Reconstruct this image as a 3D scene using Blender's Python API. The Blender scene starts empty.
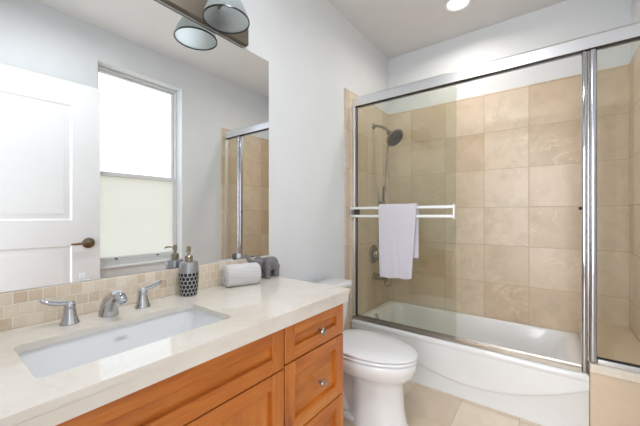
import bpy, bmesh, math, random
from mathutils import Vector, Matrix, noise
random.seed(7)
C = bpy.context.scene.collection
PI = math.pi

# ---------------------------------------------------------------- camera, world, lights, exposure
CX, CH = 1.29, 1.184                       # camera: x from the mirror wall, height
cam_d = bpy.data.cameras.new('camera'); cam = bpy.data.objects.new('camera', cam_d); C.objects.link(cam)
cam.location = (CX, 0, CH); cam.rotation_euler = (PI/2, 0, math.radians(37.0))
cam_d.sensor_width = 36; cam_d.lens = 305/640*36; cam_d.shift_y = 2.3/640; cam_d.clip_start = 0.01
bpy.context.scene.camera = cam

W = bpy.data.worlds.new('sky'); bpy.context.scene.world = W; W.use_nodes = True
nt = W.node_tree; nt.nodes.clear()
wo = nt.nodes.new('ShaderNodeOutputWorld'); bg = nt.nodes.new('ShaderNodeBackground')
tc = nt.nodes.new('ShaderNodeTexCoord'); sx = nt.nodes.new('ShaderNodeSeparateXYZ'); cr = nt.nodes.new('ShaderNodeValToRGB')
mr = nt.nodes.new('ShaderNodeMapRange'); mr.inputs[1].default_value = -1; mr.inputs[2].default_value = 1
nt.links.new(tc.outputs['Generated'], sx.inputs[0]); nt.links.new(sx.outputs['Z'], mr.inputs[0])
nt.links.new(mr.outputs[0], cr.inputs[0]); nt.links.new(cr.outputs[0], bg.inputs[0]); nt.links.new(bg.outputs[0], wo.inputs[0])
e = cr.color_ramp.elements
e[0].position = 0.40; e[0].color = (.74, .72, .64, 1)      # gardens and ground below the horizon
e[1].position = 0.62; e[1].color = (.84, .91, 1.0, 1)      # bright hazy sky
m = e.new(0.5); m.color = (.78, .84, .88, 1)
SKY = 1.75
bg.inputs[1].default_value = SKY

def area(name, loc, rot, sx_, sy_, power, col=(1, 1, 1), shape='RECTANGLE', spread=180):
    d = bpy.data.lights.new(name, 'AREA'); d.shape = shape; d.size = sx_; d.size_y = sy_; d.energy = power; d.color = col
    d.spread = math.radians(spread)
    o = bpy.data.objects.new(name, d); C.objects.link(o); o.location = loc; o.rotation_euler = rot
    return o
# added area lamp in the hall, unseen soft fill through the doorway
area('hall_fill', (1.22, -1.45, 1.35), (PI/2, 0, 0), 1.3, 2.2, 52, (.95, .97, 1.0))
DOWN = 20.0                                 # recessed downlight
DOME_FILL = 11.5                                 # power of the added ceiling dome, unseen fill
vs = bpy.context.scene.view_settings
vs.view_transform = 'Standard'; vs.look = 'None'; vs.gamma = 1; vs.use_curve_mapping = False
vs.exposure = 0.14

# ---------------------------------------------------------------- dimensions
RW, YB, YF, ZC = 1.72, 2.85, -0.08, 2.745   # right wall x, back wall y, front wall y, ceiling
TT = 2.185                                  # top of the wall tile

# ---------------------------------------------------------------- helpers: materials
def s2l(c):
    return tuple(((v/255)/12.92 if v/255 <= .04045 else ((v/255+.055)/1.055)**2.4) for v in c)+(1,)
class NT:
    def __init__(s, name):
        s.m = bpy.data.materials.new(name); s.m.use_nodes = True; s.t = s.m.node_tree
        s.b = s.t.nodes['Principled BSDF']; s.out = s.t.nodes['Material Output']
    def n(s, typ, **kw):
        nd = s.t.nodes.new('ShaderNode'+typ)
        for k, v in kw.items(): setattr(nd, k, v)
        return nd
    def l(s, a, b): s.t.links.new(a, b)
    def val(s, sock, v):
        if isinstance(v, bpy.types.NodeSocket): s.l(v, sock)
        else: sock.default_value = v
    def math(s, op, a, b=0.0, c=0.0):
        nd = s.n('Math', operation=op)
        s.val(nd.inputs[0], a); s.val(nd.inputs[1], b); s.val(nd.inputs[2], c)
        return nd.outputs[0]
    def mix(s, f, a, b):
        nd = s.n('Mix', data_type='RGBA')
        s.val(nd.inputs[0], f); s.val(nd.inputs[6], a); s.val(nd.inputs[7], b)
        return nd.outputs[2]
    def noise(s, vec, scale, detail=4, rough=.5, dist=0):
        nd = s.n('TexNoise'); s.l(vec, nd.inputs['Vector']); nd.inputs['Scale'].default_value = scale
        nd.inputs['Detail'].default_value = detail; nd.inputs['Roughness'].default_value = rough; nd.inputs['Distortion'].default_value = dist
        return nd.outputs[0]
    def ramp(s, f, stops):
        nd = s.n('ValToRGB'); s.l(f, nd.inputs[0]); el = nd.color_ramp.elements
        el[0].position, el[0].color = stops[0]; el[1].position, el[1].color = stops[-1]
        for p, c in stops[1:-1]:
            x = el.new(p); x.color = c
        return nd.outputs[0]
    def bump(s, h, strength=.2, dist=.002):
        nd = s.n('Bump'); nd.inputs['Strength'].default_value = strength; nd.inputs['Distance'].default_value = dist
        s.l(h, nd.inputs['Height']); s.l(nd.outputs[0], s.b.inputs['Normal'])
    def obj(s): return s.n('TexCoord').outputs['Object']
def plain(name, col, rough=.5, metal=0, coat=0, bumpy=None, spec=.5):
    t = NT(name); b = t.b
    v = t.obj(); f = t.noise(v, 6, 3)
    c = s2l(col)
    t.l(t.mix(f, tuple(x*.97 for x in c[:3])+(1,), tuple(min(1, x*1.03) for x in c[:3])+(1,)), b.inputs['Base Color'])
    b.inputs['Roughness'].default_value = rough; b.inputs['Metallic'].default_value = metal
    b.inputs['Coat Weight'].default_value = coat; b.inputs['Coat Roughness'].default_value = .05
    b.inputs['Specular IOR Level'].default_value = spec
    if bumpy: t.bump(t.noise(v, bumpy[0], 3), bumpy[1], .001)
    return t.m
def tile(name, ax, origin, size, grout_w, cols, grout, rough=.22, rot=False, stagger=0.0, vein=1.0, bump=.3):
    """marble tiles on the plane spanned by the two axes ax; each tile has its own tone and veining"""
    t = NT(name); v = t.n('NewGeometry').outputs['Position']; sp = t.n('SeparateXYZ'); t.l(v, sp.inputs[0])
    a = t.math('DIVIDE', t.math('SUBTRACT', sp.outputs[ax[0]], origin[0]), size[0])
    b = t.math('DIVIDE', t.math('SUBTRACT', sp.outputs[ax[1]], origin[1]), size[1])
    ib = t.math('FLOOR', b)
    if stagger:
        a = t.math('ADD', a, t.math('MULTIPLY', t.math('MODULO', t.math('ABSOLUTE', ib), 2.0), stagger))
    ia = t.math('FLOOR', a)
    fa = t.math('SUBTRACT', a, ia); fb = t.math('SUBTRACT', b, ib)
    da = t.math('MULTIPLY', t.math('MINIMUM', fa, t.math('SUBTRACT', 1.0, fa)), size[0])
    db = t.math('MULTIPLY', t.math('MINIMUM', fb, t.math('SUBTRACT', 1.0, fb)), size[1])
    d = t.math('MINIMUM', da, db)
    g = t.n('MapRange'); t.l(d, g.inputs[0]); g.inputs[1].default_value = grout_w*.5; g.inputs[2].default_value = grout_w*.5+.0012
    cb = t.n('CombineXYZ'); t.l(ia, cb.inputs[0]); t.l(ib, cb.inputs[1])
    wn = t.n('TexWhiteNoise'); t.l(cb.outputs[0], wn.inputs['Vector'])
    off = t.n('VectorMath', operation='MULTIPLY_ADD'); t.l(wn.outputs['Color'], off.inputs[0]); off.inputs[1].default_value = (7, 7, 7); t.l(v, off.inputs[2])
    c0 = t.ramp(wn.outputs['Value'], [(i/(len(cols)-1), s2l(c)) for i, c in enumerate(cols)])
    cloud = t.noise(off.outputs[0], 5, 6, .6, .6)
    c1 = t.mix(t.math('MULTIPLY', t.ramp(cloud, [(.35, (0, 0, 0, 1)), (.7, (1, 1, 1, 1))]), .5*vein), c0, s2l(cols[-1]))
    c1 = t.mix(t.math('MULTIPLY', t.ramp(t.noise(off.outputs[0], 9, 5, .65, .4), [(.45, (0, 0, 0, 1)), (.75, (1, 1, 1, 1))]), .30*vein), c1, s2l(tuple(v*.86 for v in cols[0])))
    ve = t.noise(off.outputs[0], 3.2, 5, .55, 1.6)
    line = t.math('SUBTRACT', 1.0, t.math('MULTIPLY', t.math('ABSOLUTE', t.math('SUBTRACT', ve, .5)), 60.0)); 
    line = t.math('MULTIPLY', t.math('MAXIMUM', line, 0.0), .35*vein)
    mask = t.ramp(t.noise(off.outputs[0], 2.0, 2), [(.5, (0, 0, 0, 1)), (.62, (1, 1, 1, 1))])
    c2 = t.mix(t.math('MULTIPLY', line, mask), c1, s2l((246, 232, 208)))
    c3 = t.mix(g.outputs[0], s2l(grout), c2)
    t.l(c3, t.b.inputs['Base Color'])
    rr = t.n('MapRange'); t.l(g.outputs[0], rr.inputs[0]); rr.inputs[3].default_value = .8; rr.inputs[4].default_value = rough
    t.l(rr.outputs[0], t.b.inputs['Roughness'])
    t.bump(g.outputs[0], bump, .0015)
    return t.m
def wood(name, axis):
    t = NT(name); v = t.obj()
    info = t.n('ObjectInfo')
    add = t.n('VectorMath', operation='MULTIPLY_ADD'); t.l(info.outputs['Random'], add.inputs[0]); add.inputs[1].default_value = (9, 5, 3); t.l(v, add.inputs[2])
    mp = t.n('Mapping'); t.l(add.outputs[0], mp.inputs[0])
    sc = [22, 22, 22]; sc[axis] = 2.2; mp.inputs['Scale'].default_value = sc
    f1 = t.noise(mp.outputs[0], 1.2, 6, .6, .5); f2 = t.noise(mp.outputs[0], 5, 4, .6, .2)
    mp2 = t.n('Mapping'); t.l(add.outputs[0], mp2.inputs[0]); s2 = [5, 5, 5]; s2[axis] = 1.8; mp2.inputs['Scale'].default_value = s2
    f3 = t.noise(mp2.outputs[0], 1.4, 3, .5, .8)
    f = t.math('ADD', t.math('MULTIPLY', f1, .5), t.math('ADD', t.math('MULTIPLY', f2, .15), t.math('MULTIPLY', f3, .35)))
    c = t.ramp(f, [(.30, s2l((140, 64, 16))), (.43, s2l((180, 98, 30))), (.56, s2l((198, 117, 42))), (.72, s2l((218, 148, 72)))])
    t.l(c, t.b.inputs['Base Color']); t.b.inputs['Roughness'].default_value = .33
    t.b.inputs['Coat Weight'].default_value = .25; t.b.inputs['Coat Roughness'].default_value = .2
    t.bump(f2, .06, .0008)
    return t.m
def marble(name, base, dark, light, rough=.1):
    t = NT(name); v = t.obj()
    a = t.noise(v, 3.5, 6, .6, .8); b = t.noise(v, 45, 3, .6); ve = t.noise(v, 2.3, 5, .6, 1.8)
    c = t.ramp(a, [(.3, s2l(dark)), (.5, s2l(base)), (.72, s2l(light))])
    line = t.math('MAXIMUM', t.math('SUBTRACT', 1.0, t.math('MULTIPLY', t.math('ABSOLUTE', t.math('SUBTRACT', ve, .5)), 45.0)), 0.0)
    c = t.mix(t.math('MULTIPLY', line, .12), c, s2l((176, 164, 146)))
    c = t.mix(t.math('MULTIPLY', b, .16), c, s2l(dark))
    t.l(c, t.b.inputs['Base Color']); t.b.inputs['Roughness'].default_value = rough
    return t.m
def glass(name, tint, ior=1.35, rough=0.0):
    t = NT(name); t.t.nodes.remove(t.b)
    tr = t.n('BsdfTransparent'); tr.inputs[0].default_value = tint
    gl = t.n('BsdfGlossy'); gl.inputs[0].default_value = (1, 1, 1, 1); gl.inputs['Roughness'].default_value = rough
    f0 = ((ior-1)/(ior+1))**2
    lw = t.n('LayerWeight'); lw.inputs[0].default_value = .5
    fr = t.math('ADD', f0, t.math('MULTIPLY', t.math('POWER', lw.outputs['Facing'], 5.0), 1-f0))
    mx = t.n('MixShader'); t.l(fr, mx.inputs[0]); t.l(tr.outputs[0], mx.inputs[1]); t.l(gl.outputs[0], mx.inputs[2])
    t.l(mx.outputs[0], t.out.inputs[0])
    return t.m
def frosted(name, col, through=.0):
    t = NT(name); t.t.nodes.remove(t.b)
    tl = t.n('BsdfTranslucent'); tl.inputs[0].default_value = col
    df = t.n('BsdfDiffuse'); df.inputs[0].default_value = col
    mx = t.n('MixShader'); mx.inputs[0].default_value = .12; t.l(tl.outputs[0], mx.inputs[1]); t.l(df.outputs[0], mx.inputs[2])
    tr = t.n('BsdfTransparent'); tr.inputs[0].default_value = (1, 1, 1, 1)
    m2 = t.n('MixShader'); m2.inputs[0].default_value = through; t.l(mx.outputs[0], m2.inputs[1]); t.l(tr.outputs[0], m2.inputs[2])
    t.l(m2.outputs[0], t.out.inputs[0])
    return t.m
def emit(name, col, strength):
    t = NT(name); t.b.inputs['Base Color'].default_value = col
    t.b.inputs['Emission Color'].default_value = col; t.b.inputs['Emission Strength'].default_value = strength
    return t.m

M = {}
M['wall'] = plain('white_wall_paint', (228, 231, 234), .6, bumpy=(180, .05), spec=.3)
M['ceil'] = plain('ceiling_paint', (222, 221, 221), .8, bumpy=(150, .05), spec=.2)
M['trim'] = plain('white_trim_paint', (232, 233, 234), .35)
M['door'] = plain('white_door_paint', (226, 227, 229), .4)
TILES = [(190, 166, 137), (218, 200, 177), (226, 210, 190), (201, 178, 150), (223, 206, 184)]
TS = .308
M['tile_xz'] = tile('wall_tile_back', ('X', 'Z'), (.854-4*TS, TT-.012-9*TS), (TS, TS), .003, TILES, (194, 173, 146), rough=.3)
M['tile_yz'] = tile('wall_tile_side', ('Y', 'Z'), (2.032+.05-TS*3, TT-.012-9*TS), (TS, TS), .003, TILES, (194, 173, 146), rough=.3)
M['tile_bench'] = tile('bench_tile', ('X', 'Y'), (1.455, 2.12), (.6, .6), .002, [(214, 194, 168), (222, 204, 180)], (196, 178, 150), vein=.7)
M['tile_knee'] = tile('knee_wall_tile', ('X', 'Z'), (1.46, -.3), (.6, .67), .002, [(222, 202, 176), (228, 209, 185)], (196, 178, 150), vein=.8)
M['floor'] = tile('floor_tile', ('X', 'Y'), (.842-3*TS, 1.79-6*TS), (TS, TS), .003, [(228, 210, 187), (233, 217, 196), (222, 203, 179), (237, 222, 203)], (200, 182, 156), rough=.25, vein=.8)
M['mosaic'] = tile('tumbled_mosaic_tile', ('Y', 'Z'), (.005, .845), (.034, .0368), .0026,
                   [(206, 184, 158), (226, 209, 187), (236, 224, 207), (216, 196, 172), (231, 216, 194), (243, 234, 220)], (234, 225, 211), rough=.5, stagger=.5, vein=.7, bump=.5)
M['counter'] = marble('cream_marble', (225, 219, 210), (218, 210, 199), (231, 226, 219), .03)
M['counter'].node_tree.nodes['Principled BSDF'].inputs['Specular IOR Level'].default_value = .85
M['cap'] = marble('cap_marble', (238, 229, 214), (230, 217, 198), (244, 237, 226), .2)
M['wood_y'] = wood('maple_grain_along', 1); M['wood_z'] = wood('maple_grain_up', 2)
M['dark'] = plain('dark_gap', (40, 28, 20), .8)
M['porcelain'] = plain('white_porcelain', (240, 241, 243), .08, coat=.5)
M['tub'] = plain('white_tub_enamel', (238, 239, 240), .15, coat=.3)
M['seat'] = plain('white_seat_plastic', (242, 243, 245), .18)
M['chrome'] = plain('polished_chrome', (194, 196, 200), .07, 1)
M['alu'] = plain('bright_aluminium', (232, 233, 236), .3, 1)
M['track'] = plain('worn_aluminium', (186, 180, 172), .35, 1)
M['post'] = plain('satin_chrome', (196, 198, 204), .2, 1)
M['nickel'] = plain('brushed_nickel', (164, 158, 150), .25, 1)
M['lightplate'] = plain('brushed_nickel_plate', (132, 123, 112), .5, 1)
M['brass'] = plain('antique_brass', (128, 114, 94), .32, 1)
M['pump'] = plain('champagne_metal', (160, 150, 132), .3, 1)
M['darkmetal'] = plain('dark_bronze_metal', (84, 84, 86), .3, 1)
M['black'] = plain('black_rubber', (26, 26, 28), .6)
M['bar'] = plain('white_bar_enamel', (236, 238, 238), .25)
M['mirror'] = plain('silvered_glass', (246, 248, 248), 0.0, 1)
M['mirror_edge'] = plain('mirror_edge', (190, 205, 198), .2, .6)
M['clip'] = plain('clear_plastic_clip', (236, 240, 244), .1)
M['glass'] = glass('shower_glass', (.955, .962, .94, 1), 1.38)
M['pane'] = glass('clear_window_glass', (.98, .99, 1, 1), 1.2)
M['frost'] = frosted('frosted_window_glass', (.80, .79, .745, 1), .05)
M['shade'] = frosted('frosted_shade_glass', (.76, .80, .815, 1), .0)
M['elephant'] = plain('grey_stone', (118, 116, 122), .6, bumpy=(90, .35))
M['logo'] = plain('grey_print', (196, 198, 202), .4)

def cloth(name, col, scale, strength):
    t = NT(name); v = t.obj(); c = s2l(col)
    mp = t.n('Mapping'); t.l(v, mp.inputs[0]); mp.inputs['Rotation'].default_value = (.6, .6, .3)
    w = t.n('TexWave'); t.l(mp.outputs[0], w.inputs['Vector']); w.inputs['Scale'].default_value = scale; w.inputs['Distortion'].default_value = 1.2
    nz = t.noise(v, 420, 2)
    h = t.math('ADD', t.math('MULTIPLY', w.outputs[1], .6), t.math('MULTIPLY', nz, .5))
    t.l(t.mix(h, tuple(x*.86 for x in c[:3])+(1,), c), t.b.inputs['Base Color'])
    t.b.inputs['Roughness'].default_value = .95; t.b.inputs['Sheen Weight'].default_value = .2
    t.bump(h, strength, .003)
    return t.m
M['towel'] = cloth('white_terry_cloth', (214, 210, 219), 40, .35)
M['towel_roll'] = cloth('grey_terry_cloth', (214, 213, 214), 48, .35)

def soap_mat():
    t = NT('silver_with_black_oval_pattern'); v = t.obj(); sp = t.n('SeparateXYZ'); t.l(v, sp.inputs[0])
    ang = t.math('ARCTAN2', sp.outputs[1], sp.outputs[0])
    a = t.math('MULTIPLY', ang, 15/(2*PI)); b = t.math('DIVIDE', sp.outputs[2], .0165)
    ib = t.math('FLOOR', b)
    a = t.math('ADD', a, t.math('MULTIPLY', t.math('MODULO', ib, 2.0), .5))
    fa = t.math('SUBTRACT', t.math('SUBTRACT', a, t.math('FLOOR', a)), .5)
    fb = t.math('SUBTRACT', t.math('SUBTRACT', b, ib), .5)
    r = t.math('SQRT', t.math('ADD', t.math('POWER', t.math('MULTIPLY', fa, 1.15), 2.0), t.math('POWER', fb, 2.0)))
    ring = t.math('MULTIPLY', t.math('GREATER_THAN', r, .30), t.math('LESS_THAN', sp.outputs[2], .098))
    ring = t.math('MULTIPLY', ring, t.math('GREATER_THAN', sp.outputs[2], .004))
    inv = t.math('MULTIPLY', t.math('LESS_THAN', r, .455), t.math('LESS_THAN', sp.outputs[2], .098))
    inv = t.math('MULTIPLY', inv, t.math('GREATER_THAN', sp.outputs[2], .004))
    t.l(t.mix(inv, s2l((168, 168, 172)), s2l((38, 38, 42))), t.b.inputs['Base Color'])
    t.l(t.math('SUBTRACT', .85, t.math('MULTIPLY', inv, .6)), t.b.inputs['Metallic']); t.b.inputs['Roughness'].default_value = .32
    t.bump(t.math('SUBTRACT', 1.0, inv), .4, .002)
    return t.m
M['soap'] = soap_mat()

# ---------------------------------------------------------------- helpers: meshes
class MB:
    def __init__(s): s.bm = bmesh.new(); s.mi = 0
    def _mark(s, n0):
        for f in list(s.bm.faces)[n0:]: f.material_index = s.mi
    def box(s, x0, x1, y0, y1, z0, z1, bev=0, seg=2):
        b = bmesh.new(); bmesh.ops.create_cube(b, size=1)
        for v in b.verts: v.co = Vector(((x0+x1)/2+v.co.x*(x1-x0), (y0+y1)/2+v.co.y*(y1-y0), (z0+z1)/2+v.co.z*(z1-z0)))
        if bev: bmesh.ops.bevel(b, geom=b.edges[:], offset=bev, segments=seg, affect='EDGES', profile=.5)
        return s.add(b)
    def add(s, b, mat=None):
        if mat is not None: bmesh.ops.transform(b, matrix=mat, verts=b.verts)
        for f in b.faces: f.material_index = s.mi
        me = bpy.data.meshes.new('t'); b.to_mesh(me); b.free(); s.bm.from_mesh(me); bpy.data.meshes.remove(me)
        return s
    def loft(s, rings, cap0=True, cap1=True, closed=True):
        vs = [[s.bm.verts.new(p) for p in r] for r in rings]; n = len(rings[0])
        fs = []
        for a, b in zip(vs, vs[1:]):
            for i in range(n if closed else n-1):
                j = (i+1) % n
                try: fs.append(s.bm.faces.new((a[i], a[j], b[j], b[i])))
                except ValueError: pass
        if cap0 and closed: fs.append(s.bm.faces.new(vs[0][::-1]))
        if cap1 and closed: fs.append(s.bm.faces.new(vs[-1]))
        for f in fs: f.material_index = s.mi
        return s
    def tube(s, pts, rad, seg=12, flat=1.0):
        pts = [Vector(p) for p in pts]; n = len(pts)
        if not hasattr(rad, '__len__'): rad = [rad]*n
        rings = []; up = None
        for i, p in enumerate(pts):
            d = (pts[min(i+1, n-1)]-pts[max(i-1, 0)]).normalized()
            if up is None: up = Vector((0, 0, 1)) if abs(d.z) < .9 else Vector((1, 0, 0))
            u = (up-d*up.dot(d)).normalized(); w = d.cross(u); up = u
            rings.append([p+(w*math.cos(a)+u*math.sin(a)*flat)*rad[i] for a in [2*PI*k/seg for k in range(seg)]])
        return s.loft(rings)
    def lathe(s, prof, c=(0, 0, 0), axis=(0, 0, 1), seg=32, sq=(1, 1)):
        q = Vector((0, 0, 1)).rotation_difference(Vector(axis).normalized()); c = Vector(c)
        loop = prof[0] == prof[-1]
        rings = [[c+q @ Vector((r*sq[0]*math.cos(a), r*sq[1]*math.sin(a), h)) for a in [2*PI*k/seg for k in range(seg)]] for r, h in prof]
        return s.loft(rings, not loop, not loop)
    def ball(s, c, r, seg=16, rot=None):
        b = bmesh.new(); bmesh.ops.create_uvsphere(b, u_segments=seg, v_segments=seg//2+2, radius=1)
        r = r if hasattr(r, '__len__') else (r, r, r)
        m = Matrix.Translation(c) @ (rot.to_4x4() if rot else Matrix.Identity(4)) @ Matrix.Diagonal((*r, 1))
        return s.add(b, m)
    def prism(s, pts, lo, hi, axis='z', bev=0):
        b = bmesh.new()
        def P(p, h): return {'z': (p[0], p[1], h), 'y': (p[0], h, p[1]), 'x': (h, p[0], p[1])}[axis]
        f = b.faces.new([b.verts.new(P(p, lo)) for p in pts])
        r = bmesh.ops.extrude_face_region(b, geom=[f])
        d = Vector(P((0, 0), hi-lo))
        bmesh.ops.translate(b, vec=d, verts=[v for v in r['geom'] if isinstance(v, bmesh.types.BMVert)])
        bmesh.ops.recalc_face_normals(b, faces=b.faces)
        if bev: bmesh.ops.bevel(b, geom=b.edges[:], offset=bev, segments=2, affect='EDGES', profile=.5)
        return s.add(b)
    def holed(s, outer, inners, z0, z1):
        b = bmesh.new(); es = []
        for lp in [outer]+inners:
            vv = [b.verts.new((p[0], p[1], z0)) for p in lp]
            es += [b.edges.new((vv[i], vv[(i+1) % len(vv)])) for i in range(len(vv))]
        bmesh.ops.triangle_fill(b, use_beauty=True, use_dissolve=False, edges=es)
        r = bmesh.ops.extrude_face_region(b, geom=b.faces[:])
        bmesh.ops.translate(b, vec=(0, 0, z1-z0), verts=[v for v in r['geom'] if isinstance(v, bmesh.types.BMVert)])
        bmesh.ops.recalc_face_normals(b, faces=b.faces)
        return s.add(b)
    def build(s, name, mat, parent=None, smooth=35, local=False, mods=(), recalc=True):
        if recalc: bmesh.ops.recalc_face_normals(s.bm, faces=s.bm.faces)
        if parent is not None and not local:
            r = parent
            while r.parent: r = r.parent
            bmesh.ops.translate(s.bm, vec=-r.location, verts=s.bm.verts)
        elif parent is None and not local and len(s.bm.verts):
            lo = [min(v.co[i] for v in s.bm.verts) for i in range(3)]; hi = [max(v.co[i] for v in s.bm.verts) for i in range(3)]
            s.c = Vector(((lo[0]+hi[0])/2, (lo[1]+hi[1])/2, lo[2]))
            bmesh.ops.translate(s.bm, vec=-s.c, verts=s.bm.verts)
        me = bpy.data.meshes.new(name); s.bm.to_mesh(me); s.bm.free()
        for mm in (mat if isinstance(mat, (list, tuple)) else [mat]): me.materials.append(mm)
        o = bpy.data.objects.new(name, me); C.objects.link(o)
        if parent is not None: o.parent = parent
        elif not local: o.location = s.c
        if smooth:
            for p in me.polygons: p.use_smooth = True
            me.set_sharp_from_angle(angle=math.radians(smooth))
        for md in mods:
            k, kw = md; x = o.modifiers.new(k.lower(), k)
            for a, b in kw.items(): setattr(x, a, b)
        return o
def tag(o, label=None, cat=None, group=None, kind=None):
    if label: o['label'] = label
    if cat: o['category'] = cat
    if group: o['group'] = group
    if kind: o['kind'] = kind
    return o
def thing(name, label, cat, loc=(0, 0, 0), rz=0, group=None):
    o = bpy.data.objects.new(name, None); C.objects.link(o); o.empty_display_size = .05
    o.location = loc; o.rotation_euler = (0, 0, rz)
    return tag(o, label, cat, group)
def struct(mb, name, mat, label=None, **kw):
    o = mb.build(name, mat, smooth=kw.pop('smooth', 0), **kw); o['kind'] = 'structure'
    if label: o['label'] = label
    return o
def copy_tree(o, parent=None):
    c = o.copy(); C.objects.link(c)
    if parent is not None: c.parent = parent
    for ch in list(o.children): copy_tree(ch, c)
    return c
def rrect(x0, x1, y0, y1, r, n=6, z=None):
    pts = []
    rs = r if hasattr(r, '__len__') else (r,)*4           # corners: (x1,y1) (x0,y1) (x0,y0) (x1,y0)
    for k, (cx, cy) in enumerate([(x1, y1), (x0, y1), (x0, y0), (x1, y0)]):
        q = rs[k]; ox = cx-q if k in (0, 3) else cx+q; oy = cy-q if k in (0, 1) else cy+q
        for i in range(n+1):
            a = PI/2*k+PI/2*i/n
            pts.append((ox+q*math.cos(a), oy+q*math.sin(a)))
    return pts if z is None else [(p[0], p[1], z) for p in pts]
def arc(p0, p1, p2, n=12):
    p0, p1, p2 = map(Vector, (p0, p1, p2))
    return [p0*(1-t)**2+p1*2*t*(1-t)+p2*t*t for t in [i/n for i in range(n+1)]]
BEV = lambda w, s=2, a=40: ('BEVEL', dict(width=w, segments=s, limit_method='ANGLE', angle_limit=math.radians(a)))

# ---------------------------------------------------------------- the room
struct(MB().box(-.15, RW+.15, YF-.12, YB+.15, -.1, 0), 'floor', M['floor'], 'beige marble tile floor of the bathroom')
struct(MB().box(-.15, RW+.15, YF-.12, YB+.15, ZC, ZC+.1), 'ceiling', M['ceil'], 'pale grey painted ceiling')
struct(MB().box(-.15, 0, YF-.12, YB+.15, 0, ZC), 'wall_left', M['wall'], 'white wall with the mirror and vanity')
struct(MB().box(0, RW, YB, YB+.15, 0, ZC), 'wall_back', M['wall'], 'white wall behind the bathtub')
WY0, WY1, WZ0, WZ1 = .912, 1.636, .73, 2.472              # window opening
wr = MB().box(RW, RW+.15, YF-.12, WY0, 0, ZC).box(RW, RW+.15, WY1, YB+.15, 0, ZC)
wr.box(RW, RW+.15, WY0, WY1, 0, WZ0).box(RW, RW+.15, WY0, WY1, WZ1, ZC)
struct(wr, 'wall_right', M['wall'], 'white wall with the window, seen in the mirror')
DX0, DX1, DZ = .82, 1.685, 2.225                         # doorway behind the camera
wf = MB().box(0, DX0, YF-.12, YF, 0, ZC).box(DX1, RW, YF-.12, YF, 0, ZC).box(DX0, DX1, YF-.12, YF, DZ, ZC)
struct(wf, 'wall_front', M['wall'], 'white wall with the doorway behind the viewer')
# small hall beyond the doorway
hx0, hx1, hy0, hy1 = .1, 2.4, -1.62, YF-.12
struct(MB().box(hx0, hx1, hy0, hy1, -.1, 0), 'floor_hall', M['floor'], 'tile floor of the hall outside the bathroom')
struct(MB().box(hx0, hx1, hy0, hy1, ZC, ZC+.1), 'ceiling_hall', M['ceil'], 'ceiling of the hall outside the bathroom')
struct(MB().box(hx0, hx1, hy0-.1, hy0, 0, ZC), 'wall_hall_far', M['wall'], 'far white wall of the hall')
struct(MB().box(hx0-.1, hx0, hy0, hy1, 0, ZC), 'wall_hall_left', M['wall'], 'left white wall of the hall')
struct(MB().box(hx1, hx1+.1, hy0, hy1, 0, ZC), 'wall_hall_right', M['wall'], 'right white wall of the hall')

# shower tile (a layer over the three walls round the tub) and the tile legs outside the glass
tk = .012
struct(MB().box(0, tk, 2.032, YB-tk, 0, TT, .002, 1), 'wall_tile_left', M['tile_yz'], 'beige marble tile on the shower head wall')
struct(MB().box(0, RW, YB-tk, YB, 0, TT), 'wall_tile_back', M['tile_xz'], 'beige marble tile on the wall behind the tub')
struct(MB().box(RW-tk, RW, 2.095, YB-tk, 0, TT, .002, 1), 'wall_tile_right', M['tile_yz'], 'beige marble tile on the wall at the bench end')
# baseboards
struct(MB().box(0, .014, 1.23, 2.030, 0, .09, .004), 'baseboard_left', M['trim'], 'white baseboard behind the toilet')
struct(MB().box(RW-.014, RW, .9, 2.093, 0, .09, .004), 'baseboard_right', M['trim'], 'white baseboard under the window')

# window in the right wall: frame, two sashes, sill
win = thing('window_1', 'white single hung window with frosted lower sash, seen in mirror', 'window', (RW+.11, (WY0+WY1)/2, WZ0)); win['kind'] = 'structure'
fx0, fx1 = RW+.095, RW+.145
f = MB()
f.box(fx0, fx1, WY0, WY0+.02, WZ0, WZ1).box(fx0, fx1, WY1-.02, WY1, WZ0, WZ1)
f.box(fx0, fx1, WY0+.02, WY1-.02, WZ0, WZ0+.04).box(fx0, fx1, WY0+.02, WY1-.02, WZ1-.022, WZ1)
f.build('window_frame', M['trim'], win, mods=[BEV(.004)])
def sash(x, z0, z1, nm, gm, rail_b, rail_t):
    y0, y1 = WY0+.021, WY1-.021
    q = MB().box(x, x+.024, y0, y0+.022, z0, z1).box(x, x+.024, y1-.022, y1, z0, z1)
    q.box(x, x+.024, y0+.022, y1-.022, z0, z0+rail_b).box(x, x+.024, y0+.022, y1-.022, z1-rail_t, z1)
    sh = q.build(nm, M['trim'], win, mods=[BEV(.003)])
    MB().box(x+.009, x+.015, y0+.02, y1-.02, z0+rail_b-.002, z1-rail_t+.002).build('window_pane', gm, sh)
    return sh
zm = 1.548
up = sash(fx0+.028, zm-.018, WZ1-.023, 'upper_sash', M['pane'], .03, .018)
lo = sash(fx0+.002, WZ0+.042, zm+.018, 'lower_sash', M['frost'], .04, .036)
l = MB()
for yy in (1.08, 1.44): l.box(fx0-.008, fx0+.002, yy-.012, yy+.012, WZ0+.062, WZ0+.072, .002)
l.build('sash_lock', M['darkmetal'], lo)
MB().box(RW-.012, fx0-.0005, WY0+.001, WY1-.001, WZ0+.0005, WZ0+.014, .003).build('window_sill', M['trim'], win)

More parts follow.
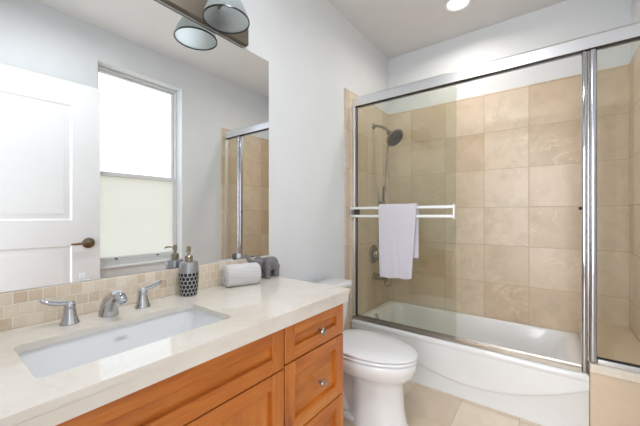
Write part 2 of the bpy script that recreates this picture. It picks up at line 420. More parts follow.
# open door leaf standing against the right wall
hinge = Vector((1.672, -.045, .012)); edge = Vector((1.60, .887, .012))
dv = edge-hinge; dl = dv.length; dang = math.atan2(dv.y, dv.x)
door = thing('door_1', 'white panelled bathroom door standing open, seen in mirror', 'door', hinge, dang); door['kind'] = 'structure'
DH = 2.175; th = .036
def local_panel(mb, x0, x1, z0, z1, ysurf, sgn):
    """raised moulding ring and field on one face of the leaf (leaf local x along the width)"""
    r1 = [(x0, z0), (x1, z0), (x1, z1), (x0, z1)]
    def inset(d): return [(x0+d, z0+d), (x1-d, z0+d), (x1-d, z1-d), (x0+d, z1-d)]
    rings = []
    for d, h in [(0, 0), (.012, -.009), (.030, -.009), (.050, -.002), (.0501, -.002)]:
        rings.append([(p[0], ysurf+sgn*h, p[1]) for p in inset(d)])
    mb.loft(rings, cap0=False, cap1=True)
q = MB()
pan = [(.14, dl-.175, 1.135, 2.0), (.14, dl-.175, .22, .945)]
for sgn in (1, -1):
    ys = th/2*sgn
    xs = sorted([0, dl]+[pan[0][0], pan[0][1]]); zs = [0, pan[1][2], pan[1][3], pan[0][2], pan[0][3], DH]
    for i in range(3):
        for j in range(5):
            if i == 1 and j in (1, 3): continue
            vv = [q.bm.verts.new(p) for p in [(xs[i], ys, zs[j]), (xs[i+1], ys, zs[j]), (xs[i+1], ys, zs[j+1]), (xs[i], ys, zs[j+1])]]
            q.bm.faces.new(vv)
    for (a, b, c, d) in pan: local_panel(q, a, b, c, d, ys, sgn)
for a, b in [((0, 0), (dl, 0)), ((dl, 0), (dl, DH)), ((dl, DH), (0, DH)), ((0, DH), (0, 0))]:
    q.bm.faces.new([q.bm.verts.new(p) for p in [(a[0], -th/2, a[1]), (b[0], -th/2, b[1]), (b[0], th/2, b[1]), (a[0], th/2, a[1])]])
bmesh.ops.remove_doubles(q.bm, verts=q.bm.verts, dist=1e-5)
q.build('door_leaf', M['door'], door, smooth=20, local=True)
for sgn, nm in ((1, 'door_handle'), (-1, 'door_handle')):
    hx, hz = dl-.075, .957
    q = MB().lathe([(.0, 0), (.040, 0), (.040, .006), (.026, .011), (.013, .013), (.013, .04), (.0, .04)], (hx, sgn*th/2, hz), (0, sgn, 0))
    q.tube([(hx+.004, sgn*(th/2+.038), hz), (hx-.03, sgn*(th/2+.041), hz+.001), (hx-.075, sgn*(th/2+.040), hz), (hx-.112, sgn*(th/2+.036), hz-.002)], [.0105, .0098, .009, .0085], 12)
    h = q.build(nm, M['brass'], door, local=True)
MB().box(dl-.0005, dl+.0015, -.012, .012, .925, .99).build('latch_plate', M['brass'], door, local=True)
hg = MB()
for z in (.2, 1.1, 2.0): hg.lathe([(0, 0), (.006, 0), (.006, .08), (0, .08)], (-.004, th/2-.004, z))
hg.build('hinge', M['brass'], door, local=True)
# doorway casing on the bathroom side
cs = MB().box(DX0-.06, DX0, YF, YF+.014, 0, DZ+.06).box(DX0, RW-.002, YF, YF+.014, DZ, DZ+.06)
struct(cs, 'trim_1', M['trim'], 'white casing round the doorway behind the viewer')

# ---------------------------------------------------------------- recessed ceiling lights
def downlight(x, y, label, share=1.0):
    t = thing('recessed_light', label, 'ceiling light', (x, y, ZC), group='recessed ceiling lights')
    MB().lathe([(.072, 0), (.095, 0), (.095, -.006), (.078, -.010), (.072, -.004), (.072, 0)], (x, y, ZC)).build('trim_ring', M['trim'], t)
    MB().lathe([(0, -.001), (.0725, -.001), (.0725, -.004), (0, -.006)], (x, y, ZC)).build('lens', emit('lit_lens', (1, .93, .8, 1), 1.8), t)
    d = bpy.data.lights.new('downlight_lamp', 'AREA'); d.shape = 'DISK'; d.size = .14; d.energy = DOWN*share; d.color = (1, .94, .86); d.spread = math.radians(160)
    o = bpy.data.objects.new('downlight_lamp', d); C.objects.link(o); o.location = (0, 0, -.012); o.parent = t
downlight(.75, 2.40, 'small round warm ceiling light over the bathtub', .25)
# flush dome added on the ceiling to brighten the room, unseen above the frame
fl = thing('added_dome_light', 'added round white dome fill light on the ceiling in front of the vanity', 'ceiling light', (.85, .52, ZC))
MB().lathe([(0, 0), (.150, 0), (.150, -.022), (.143, -.026), (0, -.026)], (.85, .52, ZC), seg=40).build('base', M['trim'], fl)
MB().lathe([(0, -.0262), (.14, -.0262), (.132, -.05), (.10, -.072), (.05, -.084), (0, -.087)], (.85, .52, ZC), seg=40).build('diffuser', emit('added_dome_glass', (1, .97, .93, 1), 1.6), fl)
ld = bpy.data.lights.new('dome_fill_lamp', 'AREA'); ld.shape = 'DISK'; ld.size = .28; ld.energy = DOME_FILL; ld.color = (.97, .985, 1)
lo_ = bpy.data.objects.new('dome_fill_lamp', ld); C.objects.link(lo_); lo_.location = (0, 0, -.092); lo_.parent = fl

# ---------------------------------------------------------------- vanity cabinet
VY0, VY1 = -.074, 1.192
ctop, cbot = .845, .795
van = thing('vanity_cabinet', 'honey maple bathroom vanity cabinet with shaker fronts under the marble counter', 'cabinet', (.26, .56, 0))
q = MB()
q.box(.004, .51, VY1-.018, VY1, 0.0, cbot-.001); q.box(.004, .51, VY0, VY0+.018, 0.0, cbot-.001)
q.box(.004, .51, VY0+.018, VY1-.018, .10, .116); q.box(.004, .012, VY0+.018, VY1-.018, .116, cbot-.06)
q.box(.004, .50, .789, .805, .116, cbot-.03)
q.box(.488, .508, VY0+.018, .789, .755, cbot-.001); q.box(.488, .508, .805, VY1-.018, .755, cbot-.001)
for (a, b) in ((VY0+.018, .0), (.37, .41), (.805, .83), (VY1-.04, VY1-.018)): q.box(.488, .508, a, b, .116, .755)
for z in (.63, .355): q.box(.488, .508, .83, VY1-.04, z, z+.025)
q.box(.488, .508, 0, .37, .615, .645); q.box(.488, .508, .41, .789, .615, .645)
q.build('carcass', M['wood_z'], van, smooth=0)
MB().box(.42, .435, VY0+.018, VY1-.018, .0, .0995).build('toe_kick', M['wood_y'], van, smooth=0)
def front(y0, y1, z0, z1, name, st=.055, rl=.05):
    x0, x1 = .510, .530; q = MB(); b = .0018
    q.mi = 0
    q.box(x0, x1, y0+st, y1-st, z1-rl, z1, b, 1).box(x0, x1, y0+st, y1-st, z0, z0+rl, b, 1)
    tall = (z1-z0) > .2 and name == 'door'
    q.mi = 1
    q.box(x0, x1, y0, y0+st, z0, z1, b, 1).box(x0, x1, y1-st, y1, z0, z1, b, 1)
    q.mi = 1 if tall else 0
    q.box(x0+.001, x1-.0145, y0+st-.004, y1-st+.004, z0+rl-.004, z1-rl+.004)
    return q.build(name, [M['wood_y'], M['wood_z']], van, smooth=0)
def knob(parent, y, z):
    MB().lathe([(0, 0), (.007, 0), (.0065, .004), (.0055, .012), (.008, .016), (.0145, .020), (.0155, .025), (.0125, .030), (.006, .0325), (0, .033)],
               (.530, y, z), (1, 0, 0), 24).build('knob', M['nickel'], parent)
for (z0, z1) in ((.646, .787), (.371, .640), (.106, .365)):
    d = front(.801, 1.188, z0, z1, 'drawer')
    knob(d, 1.000, (z0+z1)/2-.005)
front(.002, .795, .637, .787, 'false_front')
d = front(.402, .795, .106, .632, 'door'); knob(d, .43, .56)
d = front(.002, .398, .106, .632, 'door'); knob(d, .37, .56)
MB().box(.510, .528, VY0, -.001, .106, .787, .001, 1).build('filler_strip', M['wood_z'], van, smooth=0)

# ---------------------------------------------------------------- countertop with sink cut-out
SX0, SX1, SY0, SY1 = .183, .446, .150, .640
CY0, CY1, CXF = -.078, 1.206, .56
q = MB()
hole = rrect(SX0, SX1, SY0, SY1, .022, 8)
q.holed(rrect(.001, CXF, CY0, CY1, (.012, .0005, .0005, .0005), 6), [hole], ctop-.02, ctop)
q.box(CXF-.026, CXF, CY0, CY1-.012, cbot, ctop-.0195)
q.box(.001, CXF-.012, CY1-.02, CY1, cbot, ctop-.0195)
q.prism([(CXF-.026, CY1-.02), (CXF-.026, CY1), (CXF-.012, CY1), (CXF-.0035, CY1-.0035), (CXF, CY1-.012), (CXF, CY1-.02)], cbot, ctop-.0195)
counter = tag(q.build('countertop', M['counter'], smooth=40, mods=[BEV(.003, 2, 60)]), 'cream marble countertop with a polished thick front edge on the maple vanity', 'countertop')

bs = MB().box(.001, .012, CY0, 1.203, ctop, .955, .0015, 1)
tag(bs.build('backsplash', M['mosaic'], smooth=0), 'low backsplash of small tumbled beige stone tiles under the mirror', 'backsplash')

# sink basin
sink = thing('sink', 'white rectangular undermount sink set into the marble countertop', 'sink', (.31, .389, .66))
def basin_rings(o):
    R = []
    for ins, z, r in [(-.006, ctop-.0205, .024), (-.005, ctop-.03, .026), (-.002, ctop-.06, .032), (.004, ctop-.11, .045), (.012, ctop-.14, .05), (.028, ctop-.155, .05), (.06, ctop-.162, .04), (.11, ctop-.165, .015)]:
        R.append([(p[0], p[1], z) for p in rrect(SX0+ins-o, SX1-ins+o, SY0+ins*1.0-o, SY1-ins*1.0+o, r+o*.5, 8)])
    return R
inn = basin_rings(0); outr = [[(p[0], p[1], p[2]-(.0 if k == 0 else .006)) for p in r] for k, r in enumerate(basin_rings(.009))]
MB().loft(outr[::-1]+inn, cap0=True, cap1=True).build('basin', M['porcelain'], sink, smooth=60, recalc=True)
MB().lathe([(0, 0), (.022, 0), (.024, .002), (.016, .0035), (.014, .001), (0, .002)], (.31, .389, ctop-.165), seg=24).build('drain', M['chrome'], sink)
# maker's oval mark printed on the back slope of the basin
q = MB(); oc = Vector((SX0-.002, .40, ctop-.058)); n = 32
def ov(a, b): return [(SX0-.0008+.07*(oc.z-(oc.z+b*math.sin(t)))*-.5*0, oc.y+a*math.cos(t), oc.z+b*math.sin(t)) for t in [2*PI*k/n for k in range(n)]]
def shiftx(r): return [(SX0-.0015+(ctop-.06-p[2])*.16-.0006*0+.0022, p[1], p[2]) for p in r]
q.loft([shiftx(ov(.022, .0065)), shiftx(ov(.0205, .0052))], False, False)
for k in range(6):
    y = oc.y-.0135+k*.0048
    q.loft([shiftx([(0, y, oc.z-.0024), (0, y+.003, oc.z-.0024), (0, y+.003, oc.z-.0014), (0, y, oc.z-.0014)]),
            shiftx([(0, y, oc.z+.0010), (0, y+.0012, oc.z+.0010), (0, y+.0012, oc.z+.0024), (0, y, oc.z+.0024)])], True, True)
q.build('maker_mark', M['logo'], sink, smooth=0)

# faucet
FX, FY = .090, .398
fa = thing('faucet', 'chrome widespread bathroom faucet standing behind the sink', 'faucet', (FX, FY, ctop))
q = MB()
ctr = [(-.004, .0), (-.003, .014), (.000, .030), (.009, .042), (.022, .056), (.042, .067), (.064, .077), (.086, .078), (.100, .076)]
hws = [.0300, .0275, .0250, .0225, .020, .0185, .0175, .0165, .0155]; hhs = [.032, .031, .030, .0285, .025, .0205, .017, .0145, .012]
rings = []
for k, (cx_, cz_) in enumerate(ctr):
    a0, a1 = ctr[max(0, k-1)], ctr[min(len(ctr)-1, k+1)]
    T = Vector((a1[0]-a0[0], 0, a1[1]-a0[1])).normalized() if k else Vector((0, 0, 1))
    N = Vector((-T.z, 0, T.x))
    c = Vector((FX+cx_, FY, ctop+.0005+cz_))
    rings.append([c+Vector((0, 1, 0))*hws[k]*math.cos(a)+N*hhs[k]*math.sin(a) for a in [2*PI*i/24 for i in range(24)]])
q.loft(rings)
q.build('spout', M['chrome'], fa, smooth=60)
MB().lathe([(0, -.006), (.0125, -.006), (.0150, .0), (.0150, .016), (.0125, .021), (.009, .021), (.008, .018), (0, .018)], (FX+.098, FY, ctop+.075), (.75, 0, -.66), 24).build('aerator', M['chrome'], fa)
for s in (-1, 1):
    hy = FY+s*.107
    q = MB().lathe([(0, 0), (.0255, 0), (.026, .003), (.022, .012), (.0185, .026), (.0160, .042), (.0150, .054), (.0155, .062), (.011, .070), (0, .072)], (FX, hy, ctop), seg=28)
    h = q.build('handle', M['chrome'], fa, smooth=50)
    pts = [(FX, hy-s*.008, ctop+.062), (FX-.001, hy+s*.010, ctop+.066), (FX-.002, hy+s*.028, ctop+.069), (FX-.003, hy+s*.046, ctop+.074), (FX-.004, hy+s*.064, ctop+.083), (FX-.004, hy+s*.070, ctop+.087)]
    MB().tube(pts, [.0135, .0145, .0145, .014, .011, .004], 14, flat=.55).build('lever', M['chrome'], h, smooth=60)

# ---------------------------------------------------------------- things on the counter
sd = thing('soap_dispenser', 'silver soap pump bottle with black oval pattern by the backsplash', 'soap dispenser', (.064, .70, ctop))
q = MB().lathe([(0, 0), (.030, 0), (.033, .003), (.0355, .02), (.0385, .055), (.0395, .085), (.0385, .115), (.036, .136), (.033, .142), (.0, .143)], seg=40)
q.build('bottle', M['soap'], sd, local=True, smooth=50)
MB().lathe([(0, .1425), (.0165, .1425), (.0165, .166), (.015, .168), (.006, .168), (.0055, .186), (0, .186)], seg=24).build('collar', M['pump'], sd, local=True)
q = MB().lathe([(0, .184), (.0085, .184), (.009, .190), (.0085, .205), (.006, .208), (0, .208)], seg=20)
q.tube([(0, 0, .199), (.014, -.012, .199), (.028, -.024, .197), (.033, -.028, .192)], [.005, .0045, .004, .0035], 10)
q.build('pump_head', M['pump'], sd, local=True)

# rolled hand towel
q = MB()
rings = []; NR = 30; L = .168
for k in range(NR+1):
    t = k/NR; y = (t-.5)*L
    e = min(1, min(t, 1-t)/.05); e = .88+.12*math.sqrt(max(0, 1-(1-e)**2))
    rg = []
    for i in range(44):
        a = 2*PI*i/44
        r = (1+.012*math.sin(7*a+t*3)+.015*noise.noise((math.cos(a)*1.5, math.sin(a)*1.5, t*3)))*e
        sx_, sz_ = .047, .0515
        ca, sa = math.cos(a), math.sin(a)
        p = 2.7
        k2 = (abs(ca)**p+abs(sa)**p)**(-1/p)
        rg.append((ca*k2*sx_*r, y, max(0, 0.0495+sa*k2*sz_*r)))
    rings.append(rg)
q.loft(rings)
# spiral end: a rolled edge showing at each end
for yy, s in ((-L/2, -1), (L/2, 1)):
    sp = []
    for i in range(60):
        a = i*.28; r = .004+.0021*a
        sp.append((math.cos(a)*r, yy+s*.001, .0495+math.sin(a)*r))
    q.tube(sp, .0022, 6)
tw = q.build('rolled_towel', M['towel_roll'], local=True, smooth=60)
tw.location = (.090, .958, ctop+.0005); tw.rotation_euler = (0, 0, math.radians(-16))
tag(tw, 'rolled pale grey ribbed hand towel lying on the counter by the backsplash', 'towel')

# elephant figurine (faces the camera's left, -y)
el = thing('elephant_figurine', 'dark grey stone elephant figurine behind the rolled towel on the counter', 'figurine', (.057, 1.156, ctop), math.radians(3))
q = MB()
q.ball((0, .018, .072), (.036, .052, .040)); q.ball((0, .046, .070), (.033, .030, .040)); q.ball((0, -.02, .075), (.032, .034, .036))
q.ball((0, -.055, .090), (.025, .026, .029)); q.ball((0, -.058, .103), (.019, .018, .017))
for sx_ in (-1, 1):
    for y in (.052, -.018):
        q.tube([(sx_*.020, y, .065), (sx_*.020, y, .03), (sx_*.021, y, .008), (sx_*.021, y-.002, 0.0005)], [.021, .0165, .0165, .0175], 14)
q.tube(arc((0, -.068, .094), (0, -.105, .092), (0, -.132, .110), 10)+[Vector((0, -.140, .119)), Vector((0, -.138, .128)), Vector((0, -.129, .131)), Vector((0, -.121, .127))], [.018, .0165, .0150, .014, .013, .0125, .012, .0115, .011, .0108, .0105, .010, .0095, .0092, .0085], 12)
q.tube([(0, .075, .088), (0, .083, .075), (0, .084, .05), (0, .083, .04)], [.005, .0035, .003, .004], 8)
q.build('body', M['elephant'], el, local=True, smooth=180, mods=[('REMESH', dict(mode='VOXEL', voxel_size=.0032, use_smooth_shade=True)), ('SMOOTH', dict(factor=.6, iterations=6))])
for s in (-1, 1):
    q = MB(); rot = Matrix.Rotation(s*.5, 3, 'Z')
    q.ball((s*.030, -.036, .088), (.0055, .022, .030), 20, rot)
    q.build('ear', M['elephant'], el, local=True, smooth=180)

# ---------------------------------------------------------------- mirror and the light above it
mi = thing('mirror', 'large frameless wall mirror above the backsplash', 'mirror', (.003, .57, .957))
MB().box(.001, .0062, -.076, 1.217, .9575, 2.063).build('mirror_glass', M['mirror'], mi, smooth=0)
for y in (.344, 1.005):
    q = MB().box(.0062, .0105, y-.011, y+.011, .962, .985, .002).box(.0105, .0125, y-.004, y+.004, .968, .976, .001)
    q.build('mirror_clip', M['clip'], mi)

vl = thing('vanity_light', 'nickel bar wall light with downward glass shades above the mirror', 'wall light', (.002, .53, 2.075))
MB().box(.001, .032, .012, 1.05, 2.072, 2.178, .003).build('backplate', M['lightplate'], vl, smooth=0)
for y in (.225, .842):
    q = MB().tube([(.03, y, 2.14), (.075, y, 2.146), (.115, y, 2.158), (.13, y, 2.168)], .009, 12)
    q.lathe([(0, 0), (.026, 0), (.026, .022), (.016, .034), (0, .036)], (.13, y, 2.155))
    q.build('arm', M['lightplate'], vl)
    prof_o = [(.034, 2.162), (.05, 2.158), (.068, 2.14), (.083, 2.112), (.094, 2.085), (.1, 2.062)]
    prof_i = [(.096, 2.062), (.090, 2.086), (.079, 2.111), (.064, 2.136), (.048, 2.152), (.0, 2.156)]
    q = MB().lathe([(0, 2.166)]+prof_o+prof_i, (.13, y, 0), seg=48)
    sh = q.build('shade', M['shade'], vl, smooth=60)
    q = MB().lathe([(.0965, 2.0585), (.1012, 2.0585), (.1012, 2.064), (.0965, 2.064), (.0965, 2.0585)], (.13, y, 0), seg=48)
    q.build('rim', M['darkmetal'], sh)

# ---------------------------------------------------------------- toilet
TY = 1.60
wc = thing('toilet', 'white two piece toilet standing between the vanity and the bathtub', 'toilet', (.4, TY, 0))
def egg(xb, xf, hw, z, n=40, xw=.42, pb=2.6):
    """toilet outline: blunt at the back xb, rounded at the front xf, widest at xw"""
    pts = []
    for i in range(n):
        a = 2*PI*i/n; c, s = math.cos(a), math.sin(a)
        if c >= 0: x = xw+(xf-xw)*c; y = hw*s
        else:
            k = (abs(c)**pb+abs(s)**pb)**(-1/pb); x = xw+(xw-xb)*c*k; y = hw*s*k
        pts.append((x, TY+y, z))
    return pts
q = MB()
q.loft([egg(.345, .690, .118, 0, xw=.50), egg(.345, .686, .116, .010, xw=.50), egg(.345, .668, .106, .05, xw=.50), egg(.345, .655, .100, .12, xw=.50), egg(.34, .648, .099, .245, xw=.50),
        egg(.30, .656, .110, .272, xw=.48), egg(.20, .688, .148, .296), egg(.12, .712, .174, .326), egg(.09, .720, .182, .36), egg(.09, .722, .184, .385), egg(.09, .716, .178, .394)])
q.box(.05, .25, TY-.15, TY+.15, .30, .394, .02, 3)
q.box(.09, .40, TY-.065, TY+.065, .0, .31, .02, 3)
q.box(.09, .40, TY-.10, TY+.10, .0, .03, .008, 2)
q.build('bowl', M['porcelain'], wc, smooth=60)
q = MB()
for s in (-1, 1):   # trapway bulge on each side of the foot
    q.tube([(.14, TY+s*.05, .24), (.20, TY+s*.058, .225), (.26, TY+s*.06, .16), (.30, TY+s*.058, .08), (.33, TY+s*.05, .035)], [.035, .036, .036, .034, .025], 14)
q.build('trapway', M['porcelain'], wc, smooth=60)
MB().loft([egg(.235, .700, .160, .3945), egg(.235, .700, .160, .3995), egg(.21, .727, .187, .4025), egg(.21, .727, .187, .408), egg(.216, .721, .182, .413)]).build('seat', M['seat'], wc, smooth=60)
MB().loft([egg(.235, .695, .155, .4132), egg(.235, .695, .155, .4200), egg(.20, .727, .186, .4225), egg(.20, .725, .185, .431), egg(.22, .700, .165, .438), egg(.30, .60, .10, .4415), egg(.36, .50, .04, .442)]).build('lid', M['seat'], wc, smooth=60)
for y in (-.07, .07): MB().box(.185, .205, TY+y-.015, TY+y+.015, .3945, .428, .005).build('seat_hinge', M['seat'], wc)
def tank_ring(z, hw, x1): return [(p[0], p[1], z) for p in rrect(.025, x1, TY-hw, TY+hw, (.04, .015, .015, .04), 6)]
MB().loft([tank_ring(.3945, .165, .175), tank_ring(.41, .175, .185), tank_ring(.55, .188, .197), tank_ring(.70, .198, .205)]).build('tank', M['porcelain'], wc, smooth=50)
MB().loft([tank_ring(.7005, .203, .213), tank_ring(.706, .209, .219), tank_ring(.728, .210, .220), tank_ring(.738, .205, .215), tank_ring(.742, .19, .200)]).build('tank_lid', M['porcelain'], wc, smooth=50)
q = MB().lathe([(0, 0), (.014, 0), (.014, .008), (.006, .01), (.006, .02), (0, .02)], (.204, TY-.14, .655), (1, 0, 0), 20)
q.tube([(.220, TY-.14, .655), (.224, TY-.115, .652), (.225, TY-.075, .645)], [.008, .0065, .008], 10)
q.build('flush_lever', M['chrome'], wc)

# ---------------------------------------------------------------- bathtub
TX0, TX1, TY0, TY1, RIM = tk+.001, 1.455, 2.118, YB-tk-.001, .345
tub = thing('bathtub', 'white alcove bathtub along the tiled back wall', 'bathtub', ((TX0+TX1)/2, (TY0+TY1)/2, 0))
q = MB()
def tubring(i0, i1, j0, j1, z, r): return rrect(TX0+i0, TX1-i1, TY0+j0, TY1-j1, r, 8, z)
rings = [tubring(0, 0, .012, 0, 0, .002), tubring(0, 0, .012, 0, RIM-.05, .002), tubring(0, 0, 0, 0, RIM-.035, .004), tubring(0, 0, 0, 0, RIM-.010, .004), tubring(.002, .002, .005, .002, RIM-.003, .006), tubring(.008, .006, .013, .006, RIM, .01),
         tubring(.055, .060, .085, .035, RIM+.002, .10), tubring(.065, .070, .096, .045, RIM-.004, .11), tubring(.072, .080, .104, .052, RIM-.02, .115),
         tubring(.090, .16, .125, .065, RIM-.14, .12), tubring(.115, .24, .15, .085, RIM-.24, .12), tubring(.145, .29, .175, .11, RIM-.275, .10), tubring(.20, .36, .22, .16, RIM-.285, .06)]
q.loft(rings)
q.build('tub_body', M['tub'], tub, smooth=50)
# raised upper apron whose lower border sweeps down and levels off
q = MB()
cl = [(TX0+(TX1-TX0)*k/12, min(.27, .088+.5*(TX0+(TX1-TX0)*k/12-.87)**2)) for k in range(13)]
fine = []
for (a, b) in zip(cl, cl[1:]):
    for k in range(4): fine.append((a[0]+(b[0]-a[0])*k/4, a[1]+(b[1]-a[1])*k/4))
fine.append(cl[-1])
for _ in range(3):
    fine = [fine[0]]+[(p[0], (fine[i][1]+p[1]*2+fine[i+2][1])/4) for i, p in enumerate(fine[1:-1])]+[fine[-1]]
rows = []
for (dz, dy) in ((0, .0125), (.003, .006), (.010, .003), (.022, .0025)):
    rows.append([(x, TY0+dy, z+dz) for x, z in fine])
rows.append([(x, TY0+.0025, RIM-.04) for x, z in fine]); rows.append([(x, TY0+.0125, RIM-.04) for x, z in fine])
q.loft(rows, closed=False)
q.build('apron_panel', M['tub'], tub, smooth=60)
MB().lathe([(0, 0), (.036, 0), (.036, .006), (.030, .012), (0, .013)], (TX0+.0755, 2.40, .296), (1, 0, .15), 28).build('overflow_plate', M['chrome'], tub)
MB().lathe([(0, 0), (.03, 0), (.03, .003), (.02, .006), (0, .007)], (.33, 2.47, RIM-.285), (0, 0, 1), 24).build('drain', M['chrome'], tub)

# tiled bench and knee wall at the right end of the tub
bn = thing('tiled_bench', 'beige marble tiled ledge with pale cap at the right end of the tub', 'bench', (1.59, 2.48, 0))
bx0, bx1, by0, by1 = 1.4565, RW-tk-.001, 2.118, YB-tk-.001
MB().box(bx0, bx1, by0, by1, 0, .368).build('bench_body', M['tile_knee'], bn, smooth=0)
MB().box(bx0, bx1, by0-.008, by0+.085, .3685, .408, .004).build('sill_cap', M['cap'], bn, smooth=0)
q = MB(); x0, x1 = bx0-.008, bx1
q.loft([[(x0, by0+.086, .3685), (x1, by0+.086, .3685), (x1, by1, .3685), (x0, by1, .3685)], [(x0, by0+.086, .425), (x1, by0+.086, .425), (x1, by1, .449), (x0, by1, .449)]])
q.build('seat_slab', M['tile_bench'], bn, smooth=0)

# ---------------------------------------------------------------- shower enclosure
SYC = 2.160
en = thing('shower_enclosure', 'chrome shower enclosure frame with a fixed glass panel above the tiled bench', 'shower enclosure', (.86, SYC, .345))
hz0, hz1 = 2.062, 2.138
# header: an open channel with a dark slot underneath
q = MB(); xa, xb = tk+.0005, RW-tk-.0005
prof = [(-.030, hz0), (-.030, hz1-.014), (-.022, hz1-.003), (-.008, hz1), (.030, hz1), (.030, hz0), (.025, hz0), (.025, hz1-.02), (-.024, hz1-.02), (-.024, hz0)]
q.prism([(SYC+y, z) for y, z in prof], xa, xb, 'x')
q.build('header', M['alu'], en, smooth=30)
MB().box(xa, xb, SYC-.0238, SYC+.0248, hz0+.006, hz0+.016).build('header_gasket', M['black'], en, smooth=0)
tz = RIM+.0025
q = MB().prism([(SYC+y, z) for y, z in [(-.026, tz), (-.026, tz+.022), (-.022, tz+.024), (-.018, tz+.010), (-.002, tz+.010), (0, tz+.016), (.002, tz+.010), (.02, tz+.010), (.024, tz+.022), (.028, tz+.022), (.028, tz)]], xa, 1.4255, 'x')
q.build('bottom_track', M['track'], en, smooth=30)
MB().box(xa, xa+.022, SYC-.028, SYC+.028, tz+.0245, hz0, .003).build('wall_jamb', M['alu'], en, smooth=0)
MB().box(xa+.0225, xa+.030, SYC-.006, SYC+.010, tz+.0245, hz0).build('jamb_gasket', M['darkmetal'], en, smooth=0)
q = MB().box(1.426, 1.450, SYC-.020, SYC+.024, RIM+.003, hz0, .009, 4)
q.build('strike_post', M['chrome'], en, smooth=50)
q = MB().box(1.457, 1.488, SYC-.024, SYC+.026, .4085, hz0, .012, 5)
q.build('fixed_post', M['post'], en, smooth=50)
MB().box(1.4505, 1.4565, SYC-.006, SYC+.010, .4085, hz0).build('post_gasket', M['nickel'], en, smooth=0)
MB().box(1.4885, xb, SYC-.018, SYC+.022, .4085, .432, .003).build('sill_rail', M['alu'], en, smooth=0)
MB().box(1.4885, xb, SYC-.004, SYC+.010, .4325, .438).build('sill_gasket', M['black'], en, smooth=0)
MB().box(xb-.012, xb, SYC-.018, SYC+.022, .4385, hz0, .002).build('wall_channel', M['alu'], en, smooth=0)
MB().box(1.4885, xb-.0125, SYC-.001, SYC+.006, .4385, hz0+.005).build('fixed_pane', M['glass'], en, smooth=0)
MB().box(1.414, 1.4255, SYC-.018, SYC-.006, 1.213, 1.229, .002).build('bumper', M['black'], en)

def slider(y, x0, x1, label, bars):
    t = thing('sliding_glass_panel', label, 'shower door', ((x0+x1)/2, y, tz+.012), group=None)
    MB().box(x0, x1, y-.003, y+.003, tz+.0165, hz0+.004).build('glass_pane', M['glass'], t, smooth=0)
    MB().box(x0, x1, y-.005, y+.005, tz+.0115, tz+.0160).build('bottom_rail', M['alu'], t, smooth=0)
    if bars:
        bz = (1.240, 1.178)
        for z in bz: MB().box(.018, x1-.004, y-.056, y-.042, z-.010, z+.010, .004).build('towel_bar', M['bar'], t)
        MB().box(.0145, .0215, y-.058, y-.040, 1.160, 1.258, .003).build('bar_end_cap', M['alu'], t)
        MB().box(x1-.012, x1-.002, y-.0575, y-.0035, 1.160, 1.258, .003).build('bar_bracket', M['alu'], t)
        q = MB().box(x0+.002, x0+.012, y-.050, y-.0035, 1.185, 1.233).box(x0+.012, x0+.018, y-.046, y-.0035, 1.195, 1.223).box(x0+.018, x0+.028, y-.050, y-.0035, 1.185, 1.233)
        q.build('bar_clamp', M['darkmetal'], t, smooth=0)
    return t
slider(SYC-.012, .046, .800, 'front sliding glass shower panel carrying the double white towel bar', True)
slider(SYC+.012, .050, .790, 'rear sliding glass shower panel directly behind the towel bar panel', False)

# white towel over the upper bar
q = MB(); by = SYC-.012-.049; bz = 1.240
prof = []
for k in range(15): prof.append((by-.0155-.0015*math.sin(k*.5), .728+(bz-.728)*k/14))
for k in range(1, 8):
    a = PI*k/8; prof.append((by-.0155*math.cos(a), bz+.0155*math.sin(a)+.008*math.sin(a)))
for k in range(13): prof.append((by+.0155, bz-(bz-.90)*k/12))
NX = 26; xs0, xs1 = .268, .556
rows_o, rows_i = [], []
def towel_pt(i, k, off):
    t = i/NX; y, z = prof[k]
    j0, j1 = max(0, k-1), min(len(prof)-1, k+1)
    d = Vector((prof[j1][0]-prof[j0][0], prof[j1][1]-prof[j0][1])); nrm = Vector((-d.y, d.x)).normalized()
    drop = max(0, (bz-z)/.5)
    front_ = k < 15
    xl = xs0+.010*drop*(1 if front_ else .3); xr = xs1-(.034*drop if front_ else -.002)
    x = xl+(xr-xl)*t
    wob = .0035*math.sin(t*9+z*5)*drop+.002*math.sin(t*23+z*11)*drop
    zz = z+(.012*(t-.5)*drop if front_ else .03*math.sin(t*5)*drop)
    if front_ and k == 0: zz += .004*math.sin(t*14)
    wob = -abs(wob) if front_ else abs(wob)*.4
    return (x, y+wob+nrm.x*off, zz+nrm.y*off)
n = len(prof)
outer = [[towel_pt(i, k, .0045) for k in range(n)] for i in range(NX+1)]
inner = [[towel_pt(i, k, -.0005) for k in range(n)] for i in range(NX+1)]
q.loft([o+ii[::-1] for o, ii in zip(outer, inner)], False, False)
for i in (0, NX):
    for k in range(n-1):
        q.bm.faces.new([q.bm.verts.new(p) for p in (outer[i][k], outer[i][k+1], inner[i][k+1], inner[i][k])])
bmesh.ops.remove_doubles(q.bm, verts=q.bm.verts, dist=1e-6)
tag(q.build('hanging_towel', M['towel'], smooth=60, mods=[('SUBSURF', dict(levels=1, render_levels=1))]), 'white bath towel folded over the bar on the shower glass', 'towel')

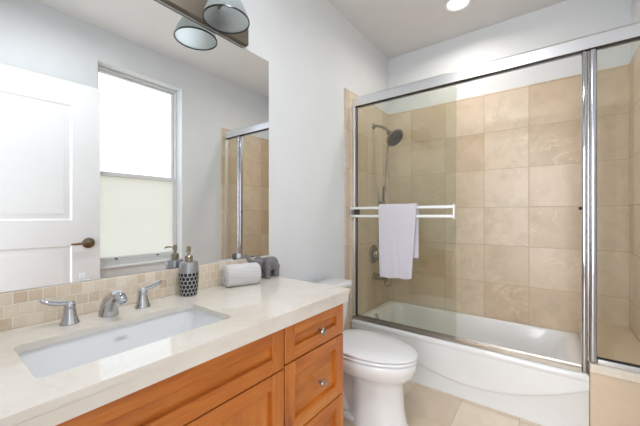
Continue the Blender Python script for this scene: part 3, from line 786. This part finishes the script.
# ---------------------------------------------------------------- shower fittings on the left tiled wall
WX = tk
sh = thing('overhead_shower', 'dark chrome shower head on a bent arm high on the tiled wall', 'shower head', (WX, 2.50, 1.98))
MB().lathe([(0, 0), (.030, 0), (.030, .004), (.018, .014), (.012, .016), (0, .016)], (WX, 2.50, 1.99), (1, 0, 0), 28).build('flange', M['nickel'], sh)
q = MB().tube(arc((WX+.012, 2.50, 1.99), (.10, 2.50, 1.985), (.165, 2.495, 1.915), 10), .012, 12)
q.build('arm', M['nickel'], sh)
q = MB().ball((.170, 2.494, 1.905), .027); q.lathe([(0, -.025), (.017, -.025), (.017, .025), (0, .025)], (.170, 2.494, 1.905), (0, 1, 0), 20)
q.lathe([(0, -.02), (.013, -.02), (.013, .028), (0, .028)], (.178, 2.49, 1.888), (-.5, 0, 1), 18)
q.build('diverter', M['nickel'], sh)
ax = Vector((.70, -.25, -.66)).normalized(); hc = Vector((.195, 2.485, 1.880))
MB().lathe([(0, 0), (.017, 0), (.022, .012), (.050, .026), (.078, .040), (.083, .046), (.083, .054), (.078, .056)]+[(0, .056)], hc, ax, 36).build('head_shell', M['nickel'], sh)
q = MB().lathe([(0, .0562), (.072, .0562), (.069, .059), (0, .060)], hc, ax, 36)
q.build('spray_face', M['darkmetal'], sh)
MB().lathe([(0, .060), (.016, .060), (.014, .064), (0, .065)], hc, ax, 20).build('centre_nozzle', M['black'], sh)

hs = thing('hand_shower', 'slim chrome hand shower wand with looping hose on the tiled wall', 'hand shower', (WX, 2.62, 1.38))
q = MB().box(WX, WX+.03, 2.605, 2.635, 1.285, 1.315, .005); q.lathe([(0, 0), (.016, 0), (.016, .035), (0, .035)], (.055, 2.62, 1.283), (0, 0, 1), 18)
q.tube([(WX+.025, 2.62, 1.30), (.05, 2.62, 1.30)], .007, 10)
q.build('holder', M['nickel'], hs)
MB().tube([(.055, 2.62, 1.275), (.055, 2.62, 1.33), (.057, 2.62, 1.39), (.062, 2.62, 1.43), (.070, 2.62, 1.455)], [.010, .011, .012, .016, .012], 14).build('wand', M['darkmetal'], hs)
pts = arc((.155, 2.515, 1.885), (.115, 2.56, 1.72), (.075, 2.585, 1.3), 14)+arc((.075, 2.585, 1.3), (.06, 2.59, .9), (.085, 2.57, .62), 16)[1:]
pts += arc((.085, 2.57, .62), (.105, 2.555, .50), (.135, 2.60, .55), 10)[1:]+arc((.135, 2.60, .55), (.15, 2.63, .65), (.11, 2.62, .95), 10)[1:]+arc((.11, 2.62, .95), (.06, 2.615, 1.15), (.055, 2.62, 1.277), 10)[1:]
MB().tube(pts, .0065, 10).build('hose', M['nickel'], hs, smooth=60)

sv = thing('shower_valve', 'round chrome mixing valve on the tiled wall beside the towel', 'valve', (WX, 2.497, .832))
MB().lathe([(0, 0), (.085, 0), (.085, .004), (.075, .010), (.03, .014), (0, .014)], (WX, 2.497, .832), (1, 0, 0), 40).build('escutcheon', M['nickel'], sv)
q = MB().lathe([(0, .013), (.032, .013), (.030, .035), (.024, .046), (0, .048)], (WX, 2.497, .832), (1, 0, 0), 28)
q.build('knob', M['chrome'], sv)
MB().tube([(WX+.044, 2.497, .832), (WX+.05, 2.495, .80), (WX+.052, 2.492, .765)], [.010, .008, .006], 10).build('lever', M['chrome'], sv)

ts = thing('tub_spout', 'dark chrome tub spout low on the tiled wall above the tub', 'tub spout', (WX, 2.505, .63))
q = MB().lathe([(0, 0), (.034, 0), (.034, .008), (.027, .014), (.026, .06), (.027, .10), (.028, .13), (.022, .14), (0, .141)], (WX, 2.505, .632), (1, 0, -.02), 28)
q.lathe([(0, 0), (.014, 0), (.013, .022), (0, .022)], (WX+.118, 2.505, .610), (0, 0, -1), 18)
q.build('spout_body', M['nickel'], ts)
MB().lathe([(0, 0), (.006, 0), (.006, .012), (.010, .014), (.010, .022), (0, .023)], (WX+.115, 2.505, .655), (0, 0, 1), 16).build('diverter_pull', M['nickel'], ts)
